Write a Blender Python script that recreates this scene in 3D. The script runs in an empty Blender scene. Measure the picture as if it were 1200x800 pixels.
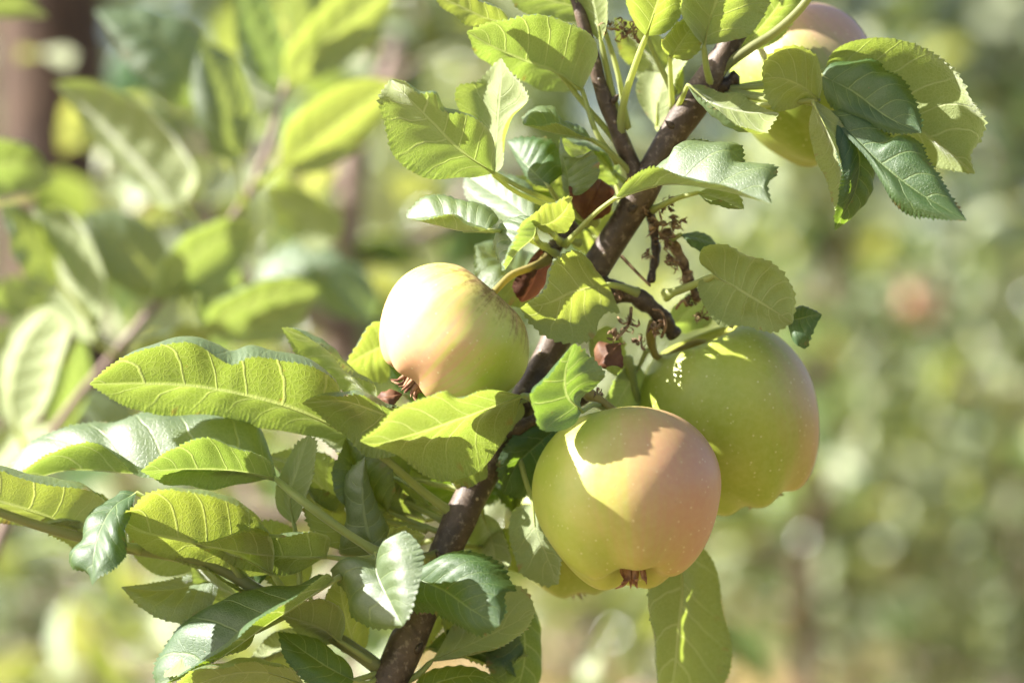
import bpy, math, random
import numpy as np
from mathutils import Vector
random.seed(7); rng = np.random.default_rng(7)
R = math.radians
scene = bpy.context.scene

# ------------------------------------------------------------------ camera
D = 0.92                       # metres from lens to the plane of focus
LENS, SENSOR = 85.0, 36.0
cam_d = bpy.data.cameras.new('camera'); cam = bpy.data.objects.new('camera', cam_d)
scene.collection.objects.link(cam)
cam.location = (0, -D, 0); cam.rotation_euler = (R(90), 0, 0)
cam_d.lens = LENS; cam_d.sensor_width = SENSOR
cam_d.clip_start = 0.02; cam_d.clip_end = 2000
cam_d.dof.use_dof = True; cam_d.dof.focus_distance = D - 0.004; cam_d.dof.aperture_fstop = 4.0
scene.camera = cam
# ------------------------------------------------------------------ world, sun, exposure
SUN = Vector((-0.80, -0.06, 0.58)).normalized()      # direction towards the sun
w = bpy.data.worlds.new('World'); scene.world = w; w.use_nodes = True
nt = w.node_tree; nt.nodes.clear()
sky = nt.nodes.new('ShaderNodeTexSky'); sky.sky_type = 'NISHITA'; sky.sun_disc = False
sky.sun_elevation = math.asin(SUN.z); sky.sun_rotation = math.atan2(SUN.x, SUN.y)
sky.air_density = 0.8; sky.dust_density = 3.0; sky.ozone_density = 0.6
bg = nt.nodes.new('ShaderNodeBackground'); bg.inputs['Strength'].default_value = 0.066
wo = nt.nodes.new('ShaderNodeOutputWorld')
nt.links.new(sky.outputs[0], bg.inputs[0]); nt.links.new(bg.outputs[0], wo.inputs[0])
sl = bpy.data.lights.new('sun', 'SUN'); sl.energy = 5.0; sl.angle = R(0.53); sl.color = (1.0, 0.965, 0.91)
so = bpy.data.objects.new('sun', sl); scene.collection.objects.link(so)
so.rotation_euler = SUN.to_track_quat('Z', 'Y').to_euler(); so.location = (-3, 1, 4)
scene.view_settings.view_transform = 'Standard'; scene.view_settings.look = 'None'
scene.view_settings.exposure = 2.2; scene.view_settings.gamma = 1.0
scene.render.engine = 'CYCLES'
scene.cycles.max_bounces = 6; scene.cycles.diffuse_bounces = 3; scene.cycles.transmission_bounces = 5
scene.render.resolution_x = 1024; scene.render.resolution_y = 682

GROUND = -1.25
PXM = SENSOR / LENS * D / 1200.0           # metres per photograph pixel in the focus plane

# ------------------------------------------------------------------ helpers
def at(px, py, y=0.0):
    """the point of the place seen at photograph pixel (px,py), y metres behind the focus plane"""
    k = PXM * (D + y) / D
    return np.array([(px - 600) * k, y, (400 - py) * k])

def parse(s, dflt=0.0):
    out = []
    for tok in s.replace(';', ' ').split():
        v = [float(q) for q in tok.split(',')]
        out.append(v)
    return out

def catmull(P, n):
    P = np.asarray(P, float)
    if len(P) == 2:
        P = np.array([P[0], (P[0] + P[1]) / 2, P[1]])
    d = np.linalg.norm(np.diff(P, axis=0), axis=1); d = np.maximum(d, 1e-7)
    t = np.concatenate([[0], np.cumsum(np.sqrt(d))])
    m = np.zeros_like(P)
    m[1:-1] = ((P[2:] - P[1:-1]) / (t[2:] - t[1:-1])[:, None] * (t[1:-1] - t[:-2])[:, None] +
               (P[1:-1] - P[:-2]) / (t[1:-1] - t[:-2])[:, None] * (t[2:] - t[1:-1])[:, None]) / (t[2:] - t[:-2])[:, None]
    m[0] = (P[1] - P[0]) / (t[1] - t[0]); m[-1] = (P[-1] - P[-2]) / (t[-1] - t[-2])
    ts = np.linspace(0, t[-1], n * 4)
    i = np.clip(np.searchsorted(t, ts, side='right') - 1, 0, len(P) - 2)
    h = (t[i + 1] - t[i])[:, None]; s = ((ts - t[i]) / (t[i + 1] - t[i]))[:, None]
    C = (2*s**3 - 3*s**2 + 1) * P[i] + (s**3 - 2*s**2 + s) * h * m[i] + (-2*s**3 + 3*s**2) * P[i + 1] + (s**3 - s**2) * h * m[i + 1]
    L = np.concatenate([[0], np.cumsum(np.linalg.norm(np.diff(C, axis=0), axis=1))])
    q = np.linspace(0, L[-1], n)
    return np.stack([np.interp(q, L, C[:, k]) for k in range(P.shape[1])], 1)

def unit(v):
    return v / np.maximum(np.linalg.norm(v, axis=-1, keepdims=True), 1e-9)

def mesh_from(name, V, F, mat, parent=None, uv=None, smooth=True, kind=None, attrs=None):
    me = bpy.data.meshes.new(name)
    F = np.asarray(F, np.int32); n = F.shape[1]
    me.vertices.add(len(V)); me.vertices.foreach_set('co', np.asarray(V, np.float32).ravel())
    me.loops.add(F.size); me.loops.foreach_set('vertex_index', F.ravel())
    me.polygons.add(len(F)); me.polygons.foreach_set('loop_start', np.arange(0, F.size, n, dtype=np.int32))
    me.polygons.foreach_set('loop_total', np.full(len(F), n, np.int32))
    me.update(calc_edges=True)
    if smooth: me.polygons.foreach_set('use_smooth', np.ones(len(F), bool))
    if uv is not None:
        l = me.uv_layers.new(name='UVMap'); l.data.foreach_set('uv', np.asarray(uv, np.float32)[F.ravel()].ravel())
    for an, av in (attrs or {}).items():
        a = me.attributes.new(an, 'FLOAT_VECTOR', 'POINT'); a.data.foreach_set('vector', np.asarray(av, np.float32).ravel())
    me.validate()
    if mat: me.materials.append(mat)
    o = bpy.data.objects.new(name, me); scene.collection.objects.link(o)
    if parent: o.parent = parent
    if kind: o['kind'] = kind
    return o

def tube_arrays(path, rad, sides=10, bump=0.0, seed=0, cap=True):
    P = np.asarray(path, float); n = len(P); rad = np.broadcast_to(np.asarray(rad, float), (n,))
    T = unit(np.gradient(P, axis=0))
    ref = np.array([0., 1., 0.])
    if abs(np.mean(T[:, 1])) > 0.8: ref = np.array([1., 0., 0.])
    X = unit(np.cross(T, ref)); Y = np.cross(T, X)
    a = np.linspace(0, 2*np.pi, sides, endpoint=False)
    r = rad[:, None] * np.ones(sides)
    if bump:
        g = np.random.default_rng(seed)
        s = np.arange(n)[:, None]
        for k in range(5):
            r = r * (1 + bump * 0.5 * np.sin(s * g.uniform(.1, .9) + g.integers(1, 4) * a[None] + g.uniform(0, 6)))
    V = P[:, None] + r[..., None] * (np.cos(a)[None, :, None] * X[:, None] + np.sin(a)[None, :, None] * Y[:, None])
    V = V.reshape(-1, 3)
    i, j = np.meshgrid(np.arange(n - 1), np.arange(sides), indexing='ij')
    F = np.stack([i*sides + j, i*sides + (j+1) % sides, (i+1)*sides + (j+1) % sides, (i+1)*sides + j], -1).reshape(-1, 4)
    if cap:
        c0, c1 = len(V), len(V) + 1
        V = np.vstack([V, P[0] - T[0]*rad[0]*.5, P[-1] + T[-1]*rad[-1]*.6])
        jj = np.arange(sides); e = (n-1)*sides
        F = np.vstack([F, np.stack([np.full(sides, c0), (jj+1) % sides, jj, jj*0 + c0], -1)[:, [0, 1, 2, 2]],
                       np.stack([np.full(sides, c1), e + jj, e + (jj+1) % sides, e + (jj+1) % sides], -1)])
        # (degenerate quads are cleaned to triangles by validate)
    return V, F

def tris(F):
    F = np.asarray(F)
    if F.shape[1] == 3: return F
    T = np.vstack([F[:, [0, 1, 2]], F[:, [0, 2, 3]]])
    ok = (T[:, 0] != T[:, 1]) & (T[:, 1] != T[:, 2]) & (T[:, 0] != T[:, 2])
    return T[ok]

def tube(name, path, rad, mat, parent=None, sides=10, bump=0.0, seed=0):
    V, F = tube_arrays(path, rad, sides, bump, seed)
    return mesh_from(name, V, tris(F), mat, parent)

def tag(o, label=None, cat=None, group=None, kind=None):
    if label: o['label'] = label
    if cat: o['category'] = cat
    if group: o['group'] = group
    if kind: o['kind'] = kind
    return o

def empty(name, loc=(0, 0, 0)):
    o = bpy.data.objects.new(name, None); scene.collection.objects.link(o); o.location = loc
    o.empty_display_size = 0.02
    return o

# ------------------------------------------------------------------ node helpers
class NG:
    def __init__(self, name):
        self.m = bpy.data.materials.new(name); self.m.use_nodes = True
        self.t = self.m.node_tree; self.t.nodes.clear()
        self.out = self.n('ShaderNodeOutputMaterial')
    def n(self, typ, **kw):
        nd = self.t.nodes.new(typ)
        for k, v in kw.items(): setattr(nd, k, v)
        return nd
    def link(self, a, b): self.t.links.new(a, b)
    def put(self, sock, v):
        if isinstance(v, bpy.types.NodeSocket): self.link(v, sock)
        elif isinstance(v, (tuple, list)) and sock.type == 'RGBA' and len(v) == 3: sock.default_value = (*v, 1)
        else: sock.default_value = v
    def math(self, op, a, b=None, c=None, clamp=False):
        nd = self.n('ShaderNodeMath', operation=op); nd.use_clamp = clamp
        self.put(nd.inputs[0], a)
        if b is not None: self.put(nd.inputs[1], b)
        if c is not None: self.put(nd.inputs[2], c)
        return nd.outputs[0]
    def smooth(self, x, lo, hi, a=0.0, b=1.0):
        nd = self.n('ShaderNodeMapRange', interpolation_type='SMOOTHSTEP')
        for i, v in enumerate((x, lo, hi, a, b)): self.put(nd.inputs[i], v)
        return nd.outputs[0]
    def mix(self, f, a, b, mode='MIX'):
        nd = self.n('ShaderNodeMix', data_type='RGBA', blend_type=mode)
        self.put(nd.inputs[0], f); self.put(nd.inputs[6], a); self.put(nd.inputs[7], b)
        return nd.outputs[2]
    def noise(self, vec, scale, detail=3, rough=.55, dist=0.0):
        nd = self.n('ShaderNodeTexNoise')
        if vec is not None: self.link(vec, nd.inputs['Vector'])
        nd.inputs['Scale'].default_value = scale; nd.inputs['Detail'].default_value = detail
        nd.inputs['Roughness'].default_value = rough; nd.inputs['Distortion'].default_value = dist
        return nd.outputs['Fac']
    def voronoi(self, vec, scale, feature='F1'):
        nd = self.n('ShaderNodeTexVoronoi', feature=feature)
        if vec is not None: self.link(vec, nd.inputs['Vector'])
        nd.inputs['Scale'].default_value = scale
        return nd.outputs['Distance']
    def combine(self, x, y, z=0.0):
        nd = self.n('ShaderNodeCombineXYZ')
        for i, v in enumerate((x, y, z)): self.put(nd.inputs[i], v)
        return nd.outputs[0]
    def bump(self, h, strength=.3, dist=.001):
        nd = self.n('ShaderNodeBump'); nd.inputs['Strength'].default_value = strength
        nd.inputs['Distance'].default_value = dist; self.put(nd.inputs['Height'], h)
        return nd.outputs[0]
    def bsdf(self, color, rough=.5, spec=.5, normal=None, **kw):
        p = self.n('ShaderNodeBsdfPrincipled')
        self.put(p.inputs['Base Color'], color); self.put(p.inputs['Roughness'], rough)
        self.put(p.inputs['Specular IOR Level'], spec)
        if normal is not None: self.link(normal, p.inputs['Normal'])
        for k, v in kw.items(): self.put(p.inputs[k.replace('_', ' ')], v)
        return p.outputs[0]
    def done(self, sh):
        self.link(sh, self.out.inputs['Surface']); return self.m

# ------------------------------------------------------------------ materials
def leaf_material(name, up=(.062, .102, .042), under=(.225, .265, .085), trans=(.43, .48, .050), tf=.38, spec=.9):
    g = NG(name)
    uv = g.n('ShaderNodeUVMap').outputs[0]
    sx = g.n('ShaderNodeSeparateXYZ'); g.link(uv, sx.inputs[0])
    u = g.math('ABSOLUTE', g.math('MULTIPLY_ADD', sx.outputs[0], 2.0, -1.0)); v = sx.outputs[1]
    rnd = g.n('ShaderNodeObjectInfo').outputs['Random']
    la = g.n('ShaderNodeAttribute'); la.attribute_name = 'leaf_co'
    ls = g.n('ShaderNodeSeparateXYZ'); g.link(la.outputs['Vector'], ls.inputs[0])
    wv = g.noise(uv, 5.0, 2)
    ph = g.math('ADD', ls.outputs[2], g.math('MULTIPLY_ADD', wv, .3, -.15))
    dist = g.math('PINGPONG', ph, .5)                       # 0 on a side vein
    lat = g.math('MULTIPLY', g.smooth(dist, 0.010, .050, 1, 0), g.smooth(u, .55, 1.0, 1, .25))
    mid = g.smooth(g.math('ADD', u, g.math('MULTIPLY', v, .02)), .02, .06, 1, 0)
    vein = g.math('MAXIMUM', lat, mid)
    off = g.math('MULTIPLY', rnd, 37.0)
    fv = g.combine(g.math('MULTIPLY_ADD', sx.outputs[0], 1.0, off), g.math('MULTIPLY', v, 1.7), 0.0)
    net = g.smooth(g.voronoi(fv, 34.0, 'DISTANCE_TO_EDGE'), .02, .11, 1, 0)
    net2 = g.smooth(g.voronoi(fv, 9.0, 'DISTANCE_TO_EDGE'), .01, .05, 1, 0)
    net = g.math('MAXIMUM', g.math('MULTIPLY', net, .60), g.math('MULTIPLY', net2, .40))
    veins = g.math('MAXIMUM', vein, g.math('MULTIPLY', net, .42))
    blotch = g.noise(fv, 4.0, 4)
    var = g.math('MULTIPLY_ADD', rnd, .5, .75)
    spots = g.smooth(g.noise(fv, 11.0, 3), .70, .76)
    upc = g.mix(g.math('MULTIPLY', blotch, .55), up, (up[0]*1.9, up[1]*1.6, up[2]*1.3))
    upc = g.mix(g.math('MULTIPLY', veins, .35), upc, (.24, .33, .11))
    unc = g.mix(g.math('MULTIPLY', blotch, .5), under, (under[0]*.72, under[1]*.84, under[2]*.55))
    unc = g.mix(g.math('MULTIPLY', veins, .36), unc, (.50, .54, .28))
    trc = g.mix(g.math('MULTIPLY', blotch, .6), trans, (trans[0]*.62, trans[1]*.80, trans[2]*.7))
    trc = g.mix(g.math('MULTIPLY', rnd, .9), trc, (trans[0]*.58, trans[1]*.78, trans[2]*.9))
    trc = g.mix(g.math('MULTIPLY', veins, .36), trc, (.86, .88, .34))
    r2 = g.math('FRACT', g.math('MULTIPLY', rnd, 7.31))
    unc = g.mix(g.math('MULTIPLY', r2, .65), unc, (.31, .345, .185))
    felt = g.smooth(g.noise(fv, 150.0, 2, .7), .45, .75)
    unc = g.mix(g.math('MULTIPLY', felt, .16), unc, (.62, .64, .52))
    brown = (.30, .17, .06)
    rim = g.math('MULTIPLY', g.smooth(u, .84, 1.0), g.smooth(g.noise(fv, 5.0, 3), .60, .68))
    spots = g.math('MAXIMUM', spots, rim)
    trc = g.mix(g.math('MULTIPLY', spots, .7), trc, (.34, .17, .04))
    upc = g.mix(g.math('MULTIPLY', spots, .6), upc, brown); unc = g.mix(g.math('MULTIPLY', spots, .5), unc, brown)
    back = g.n('ShaderNodeNewGeometry').outputs['Backfacing']
    hv = g.math('ADD', g.math('MULTIPLY', vein, 1.0), g.math('MULTIPLY', net, .5))
    bm = g.bump(g.math('MULTIPLY', hv, g.math('MULTIPLY_ADD', back, 2.0, -1.0)), .50, .0006)
    top = g.bsdf(upc, g.math('MULTIPLY_ADD', blotch, .20, .42), spec, bm, Coat_Weight=spec*.7, Coat_Roughness=.50)
    low = g.bsdf(unc, .62, .30, bm, Sheen_Weight=.55, Sheen_Roughness=.35, Sheen_Tint=(1, 1, .95))
    refl = g.n('ShaderNodeMixShader'); g.link(back, refl.inputs[0]); g.link(top, refl.inputs[1]); g.link(low, refl.inputs[2])
    tr = g.n('ShaderNodeBsdfTranslucent'); g.put(tr.inputs[0], trc); g.link(bm, tr.inputs['Normal'])
    mx = g.n('ShaderNodeMixShader'); mx.inputs[0].default_value = tf
    g.link(refl.outputs[0], mx.inputs[1]); g.link(tr.outputs[0], mx.inputs[2])
    return g.done(mx.outputs[0])

M_LEAF = leaf_material('apple_leaf')
M_LEAF2 = leaf_material('apple_leaf_dark', up=(.022, .060, .016), under=(.095, .150, .025), trans=(.30, .40, .015), tf=.34, spec=.5)  # deeper, less translucent greens
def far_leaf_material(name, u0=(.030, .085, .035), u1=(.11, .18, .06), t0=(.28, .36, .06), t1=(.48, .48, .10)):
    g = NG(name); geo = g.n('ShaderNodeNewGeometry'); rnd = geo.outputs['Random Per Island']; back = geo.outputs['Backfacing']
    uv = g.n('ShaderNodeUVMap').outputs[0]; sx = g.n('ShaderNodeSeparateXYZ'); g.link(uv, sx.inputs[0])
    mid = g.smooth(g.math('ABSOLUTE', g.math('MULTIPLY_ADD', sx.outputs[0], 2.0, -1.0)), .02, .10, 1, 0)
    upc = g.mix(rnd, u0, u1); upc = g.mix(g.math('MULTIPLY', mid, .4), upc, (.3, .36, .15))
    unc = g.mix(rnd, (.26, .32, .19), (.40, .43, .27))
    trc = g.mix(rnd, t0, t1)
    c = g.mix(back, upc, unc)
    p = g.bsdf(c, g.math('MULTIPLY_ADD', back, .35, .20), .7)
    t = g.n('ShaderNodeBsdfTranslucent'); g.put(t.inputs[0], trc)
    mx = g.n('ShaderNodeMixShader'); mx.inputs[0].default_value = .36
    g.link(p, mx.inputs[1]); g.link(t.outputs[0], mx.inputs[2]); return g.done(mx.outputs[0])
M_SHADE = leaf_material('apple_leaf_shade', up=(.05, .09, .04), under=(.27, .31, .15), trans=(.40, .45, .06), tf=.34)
M_FAR = far_leaf_material('apple_leaf_far')
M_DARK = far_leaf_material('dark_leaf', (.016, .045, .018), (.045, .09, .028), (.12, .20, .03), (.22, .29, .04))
M_BELT = far_leaf_material('hazed_leaf', (.10, .14, .085), (.19, .23, .14), (.30, .40, .12), (.48, .52, .20))  # distance haze put into the belt's leaf colours as a paler grey

def dead_leaf_material():
    g = NG('dead_leaf'); tc = g.n('ShaderNodeTexCoord').outputs['Object']
    n = g.noise(tc, 120, 4)
    c = g.mix(g.smooth(n, .35, .7), (.075, .026, .012), (.17, .08, .035))
    p = g.bsdf(c, .6, .3, g.bump(n, .4, .001))
    t = g.n('ShaderNodeBsdfTranslucent'); g.put(t.inputs[0], (.10, .035, .015))
    mx = g.n('ShaderNodeMixShader'); mx.inputs[0].default_value = .2
    g.link(p, mx.inputs[1]); g.link(t.outputs[0], mx.inputs[2]); return g.done(mx.outputs[0])
M_DEAD = dead_leaf_material()

def bark_material(name, c1, c2, c3, scale=1.0, lent=True, rough=.55):
    g = NG(name); tc = g.n('ShaderNodeTexCoord').outputs['Object']
    n1 = g.noise(tc, 85*scale, 6, .66, .6); n2 = g.noise(tc, 380*scale, 4, .65)
    c = g.mix(g.smooth(n1, .35, .68), c1, c2)
    c = g.mix(g.smooth(n2, .52, .75), c, c3)
    h = g.math('MULTIPLY_ADD', n2, .6, g.math('MULTIPLY', n1, .7))
    if lent:
        d = g.voronoi(tc, 210*scale)
        ln = g.smooth(d, .10, .20, 1, 0)
        keep = g.smooth(g.noise(tc, 90*scale, 1), .5, .58)
        ln = g.math('MULTIPLY', ln, keep)
        c = g.mix(g.math('MULTIPLY', ln, .8), c, (.38, .30, .20)); h = g.math('ADD', h, g.math('MULTIPLY', ln, .8))
    return g.done(g.bsdf(c, rough, .4, g.bump(h, .55, .0012/scale)))
M_BARK = bark_material('young_bark', (.045, .029, .018), (.098, .066, .043), (.21, .16, .115))
M_SPUR = bark_material('spur_bark', (.032, .020, .012), (.075, .05, .03), (.18, .14, .085), 1.6)
M_OLDBARK = bark_material('old_bark', (.045, .026, .017), (.10, .060, .038), (.16, .11, .075), .12, False, .9)
M_FARBARK = bark_material('far_bark', (.16, .11, .09), (.26, .19, .16), (.34, .28, .24), .3, False, .8)

def stem_material(name, a, b):
    g = NG(name); tc = g.n('ShaderNodeTexCoord').outputs['Object']
    n = g.noise(tc, 160, 3)
    c = g.mix(n, a, b)
    p = g.bsdf(c, .5, .35, g.bump(n, .2, .0006), Sheen_Weight=.35, Sheen_Roughness=.4)
    t = g.n('ShaderNodeBsdfTranslucent'); g.put(t.inputs[0], (b[0]*1.2, b[1]*1.2, b[2]))
    mx = g.n('ShaderNodeMixShader'); mx.inputs[0].default_value = .5
    g.link(p, mx.inputs[1]); g.link(t.outputs[0], mx.inputs[2]); return g.done(mx.outputs[0])
M_STEM = stem_material('green_stem', (.30, .35, .10), (.48, .51, .21))
M_STALK = stem_material('fruit_stalk', (.24, .20, .06), (.40, .34, .11))
M_SHOOT = stem_material('shoot_skin', (.20, .23, .08), (.33, .33, .15))

def withered_material(a=(.075, .042, .025), b=(.32, .21, .12)):
    g = NG('withered'); tc = g.n('ShaderNodeTexCoord').outputs['Object']
    n = g.noise(tc, 260, 4)
    return g.done(g.bsdf(g.mix(g.smooth(n, .3, .7), a, b), .8, .2, g.bump(n, .5, .001)))
M_WITHER = withered_material()
M_CALYX = withered_material((.13, .045, .028), (.36, .21, .12))

def apple_material(name, blush_dir, blush_amt, russet=.5, green=(.32, .37, .050), yellow=(.44, .45, .10), blush=(.60, .27, .17), lo=-.25, hi=.9, rz=(.10, .20), stk=.6):
    g = NG(name); tc = g.n('ShaderNodeTexCoord').outputs['Object']
    at_ = g.n('ShaderNodeAttribute'); at_.attribute_name = 'apple_co'; ac = at_.outputs['Vector']
    sep = g.n('ShaderNodeSeparateXYZ'); g.link(ac, sep.inputs[0])
    nrm = g.n('ShaderNodeVectorMath', operation='NORMALIZE'); g.link(tc, nrm.inputs[0])
    dt = g.n('ShaderNodeVectorMath', operation='DOT_PRODUCT'); g.link(nrm.outputs[0], dt.inputs[0])
    bd = Vector(blush_dir).normalized(); dt.inputs[1].default_value = bd
    streak = g.noise(g.combine(g.math('MULTIPLY', sep.outputs[0], 7.0), g.math('MULTIPLY', sep.outputs[1], 7.0), g.math('MULTIPLY', sep.outputs[2], .9)), 1.6, 4, .6)
    patch = g.noise(tc, 34, 3)
    fine = g.noise(tc, 420, 3, .6)
    base = g.mix(g.smooth(patch, .3, .72), green, yellow)
    s = g.math('ADD', dt.outputs['Value'], g.math('ADD', g.math('MULTIPLY_ADD', streak, stk, -.5*stk), g.math('MULTIPLY_ADD', patch, .5, -.25)))
    b = g.math('MULTIPLY', g.smooth(s, lo, hi), blush_amt)
    c = g.mix(b, base, blush)
    c = g.mix(g.math('MULTIPLY', g.smooth(fine, .3, .75), .10), c, (.62, .58, .26))
    # pale lenticels
    d = g.voronoi(tc, 330); ln = g.smooth(d, .04, .20, 1, 0)
    ln = g.math('MULTIPLY', ln, g.smooth(g.noise(tc, 150, 1), .40, .52))
    c = g.mix(g.math('MULTIPLY', ln, .50), c, (.74, .68, .40))
    scar = g.smooth(g.noise(tc, 260, 2, .5, 1.5), .76, .80)
    c = g.mix(g.math('MULTIPLY', scar, .5), c, (.34, .22, .10))
    # russet round the stalk: sep z = polar angle from the stalk, 0..1
    rs = g.math('ADD', sep.outputs[2], g.math('MULTIPLY_ADD', streak, .34, -.17))
    rm = g.math('MULTIPLY', g.smooth(g.math('ADD', rs, g.math('MULTIPLY_ADD', fine, .12, -.06)), rz[0], rz[1], 1, 0), russet)
    c = g.mix(rm, c, g.mix(g.smooth(fine, .4, .62), (.20, .095, .045), (.42, .25, .14)))
    rough = g.math('MULTIPLY_ADD', fine, .16, g.math('MULTIPLY_ADD', rm, .25, .36))
    p = g.bsdf(c, rough, .45, g.bump(g.math('ADD', g.math('MULTIPLY', fine, .5), g.math('MULTIPLY', ln, .3)), .10, .0006),
               Subsurface_Weight=.22, Subsurface_Radius=(1.0, .8, .3), Subsurface_Scale=.004)
    return g.done(p)

def ground_material():
    g = NG('orchard_ground'); tc = g.n('ShaderNodeTexCoord').outputs['Object']
    n1 = g.noise(tc, .7, 4); n2 = g.noise(tc, 9, 5, .65); n3 = g.noise(tc, 60, 4)
    c = g.mix(g.smooth(n1, .42, .58), (.30, .19, .075), (.10, .13, .035))
    c = g.mix(g.smooth(n2, .45, .75), c, (.23, .19, .075))
    c = g.mix(g.math('MULTIPLY', n3, .4), c, (.10, .075, .045))
    return g.done(g.bsdf(c, .9, .2, g.bump(g.math('ADD', n2, n3), .8, .03)))

# ------------------------------------------------------------------ leaves
TO_CAM = np.array([0, -1., 0])
US = np.array([0, .05, .14, .27, .41, .55, .69, .82, .92, 1.0])
def leaf(parent, m, a, b, f='D', da=0., db=0., p=None, mat=None, dy=0.0, teeth=1.0, NT=None, r0=.00095, seed=None, arch=.10, wav=1.7, curl=.9, name='leaf', midrib=True, bz=0.0):
    """blade from its midrib (base to tip) and its two edges. m: px,py,depth-mm;  a,b: px,py edges;
    da,db: how far (mm) each edge lies behind (+) or before (-) the midrib; f: face of side a seen from the front"""
    sd = leaf.count if seed is None else seed; leaf.count += 1
    g = np.random.default_rng(1000 + sd)
    mp = np.array(parse(m)); mp[:, 2] += bz; mp3 = np.array([at(x, y, z/1000 + dy) for x, y, z in mp])
    Ltot = np.linalg.norm(np.diff(mp3, axis=0), axis=1).sum()
    nteeth = int(np.clip(Ltot / .0017, 10, 60)); steps = 3
    NT = nteeth * steps + 1 if NT is None else NT
    M = catmull(mp3, NT); t = np.linspace(0, 1, NT)
    mz = np.interp(np.linspace(0, 1, NT), np.linspace(0, 1, len(mp)), mp[:, 2])
    T = unit(np.gradient(M, axis=0))
    prof = np.sin(np.pi * np.clip(t, 0, 1))**.6
    def edge(s, d):
        q = np.array(parse(s))[:, :2]
        q = np.vstack([mp[0, :2], q, mp[-1, :2]])
        E2 = catmull(q, NT)
        yy = M[:, 1] + (d/1000) * prof
        return np.stack([at(E2[i, 0], E2[i, 1], yy[i]) for i in range(NT)])
    kd = 1.5 if f == 'U' else 1.4
    EA, EB = edge(a, da*kd), edge(b, db*kd)
    nA = np.cross(T, EA - M); nB = np.cross(T, EB - M)
    sc = np.sign(np.sum(nA @ TO_CAM)) or 1.0
    s = sc if f == 'U' else -sc
    NA = unit(s * nA); NB = unit(-s * nB)
    # one smooth normal field: soften towards the midrib
    wA = np.linalg.norm(EA - M, axis=1); wB = np.linalg.norm(EB - M, axis=1)
    tooth = (np.arange(NT) % steps) / (steps - 1.0)
    tooth = np.where(np.arange(NT) % steps == 0, 0, tooth)**.8
    lowf = [(g.uniform(4, 9), g.uniform(0, 6.3), g.uniform(.4, 1)) for _ in range(3)]
    cols, uvs, lco = [], [], []
    Kv = g.uniform(5.6, 8.2); slope = g.uniform(.14, .28); wrp = [(g.uniform(5, 9), g.uniform(0, 6.3), g.uniform(.1, .26)), (g.uniform(11, 17), g.uniform(0, 6.3), g.uniform(.03, .10))]
    hif = [(g.uniform(13, 24), g.uniform(0, 6.3), g.uniform(.3, .8)) for _ in range(2)]
    for side, E, N, W in ((-1, EA, NA, wA), (1, EB, NB, wB)):
        ta = g.uniform(.35, 1.25, NT // steps + 1)[np.arange(NT) // steps]
        order = US[::-1] if side < 0 else US[1:]
        wv = sum(k[2] * np.sin(t * k[0] + k[1] + side) for k in lowf) / 3 + .22*sum(k[2] * np.sin(t * k[0] + k[1] + 2*side) for k in hif)
        for u in order:
            P = M + (E - M) * u
            tt = t - slope*u**1.15
            ph = tt*Kv + sum(k[2]*np.sin(tt*k[0] + k[1] + 1.3*side) for k in wrp) + (.45 if side > 0 else 0)
            h = arch * W * np.sin(np.pi * min(u, 1)) * .9
            h = h - .00048 * np.cos(2*np.pi*ph) * np.sin(np.pi*u)**.6 * prof * np.minimum(1, W/.018)**1.3
            h = h - curl * W * max(0, u - .62)**2 * 2.2 * prof
            h = h + wav * .0022 * wv * u**2 * prof * np.minimum(1, W/.012)
            P = P + N * h[:, None]
            if u == 1.0:
                amp = teeth * .00095 * ta * tooth * np.minimum(1, W/.004)
                P = P + unit(E - M) * amp[:, None] + T * (amp * .75)[:, None]
            lco.append(np.stack([np.full(NT, side*u), t, ph], 1)); cols.append(P); uvs.append(np.stack([np.full(NT, .5 + side*u*.5), t], 1))
    nc = len(cols)
    V = np.stack(cols, 1).reshape(-1, 3); UV = np.stack(uvs, 1).reshape(-1, 2)
    i, j = np.meshgrid(np.arange(NT-1), np.arange(nc-1), indexing='ij')
    F = np.stack([i*nc+j, i*nc+j+1, (i+1)*nc+j+1, (i+1)*nc+j], -1).reshape(-1, 4)
    fn = np.cross(V[F[:, 2]] - V[F[:, 0]], V[F[:, 3]] - V[F[:, 1]])
    col = np.tile(np.arange(nc-1), NT-1); rowi = np.repeat(np.arange(NT-1), nc-1)
    refN = np.where((col < nc//2)[:, None], NA[rowi], NB[rowi])
    if np.sum(fn * refN) < 0: F = F[:, ::-1]
    o = mesh_from(name, V, F, mat or M_LEAF, parent, uv=UV, attrs={'leaf_co': np.stack(lco, 1).reshape(-1, 3)})
    # stalk and the midrib that carries on from it, standing proud of the underside
    up = unit(NA + NB)
    rib = M - up * (.00035 * (1 - t))[:, None]
    sel = np.arange(0, int(NT*.30), 2)
    path = rib[sel]; rr = .00012 + .00075 * np.exp(-t[sel]*14)
    if p:
        pp = np.array([at(x, y, z/1000 + dy) for x, y, z in parse(p)])[::-1]
        pc = catmull(np.vstack([pp, M[:1]]), 14)[:-1]
        path = np.vstack([pc, path]); rr = np.concatenate([np.linspace(r0*1.35, r0*.95, len(pc)), rr])
        rr[0] *= 1.5; rr[1] *= 1.2
    if midrib: tube('petiole', path, rr, M_STEM, o, sides=7)
    return o
leaf.count = 0

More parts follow.
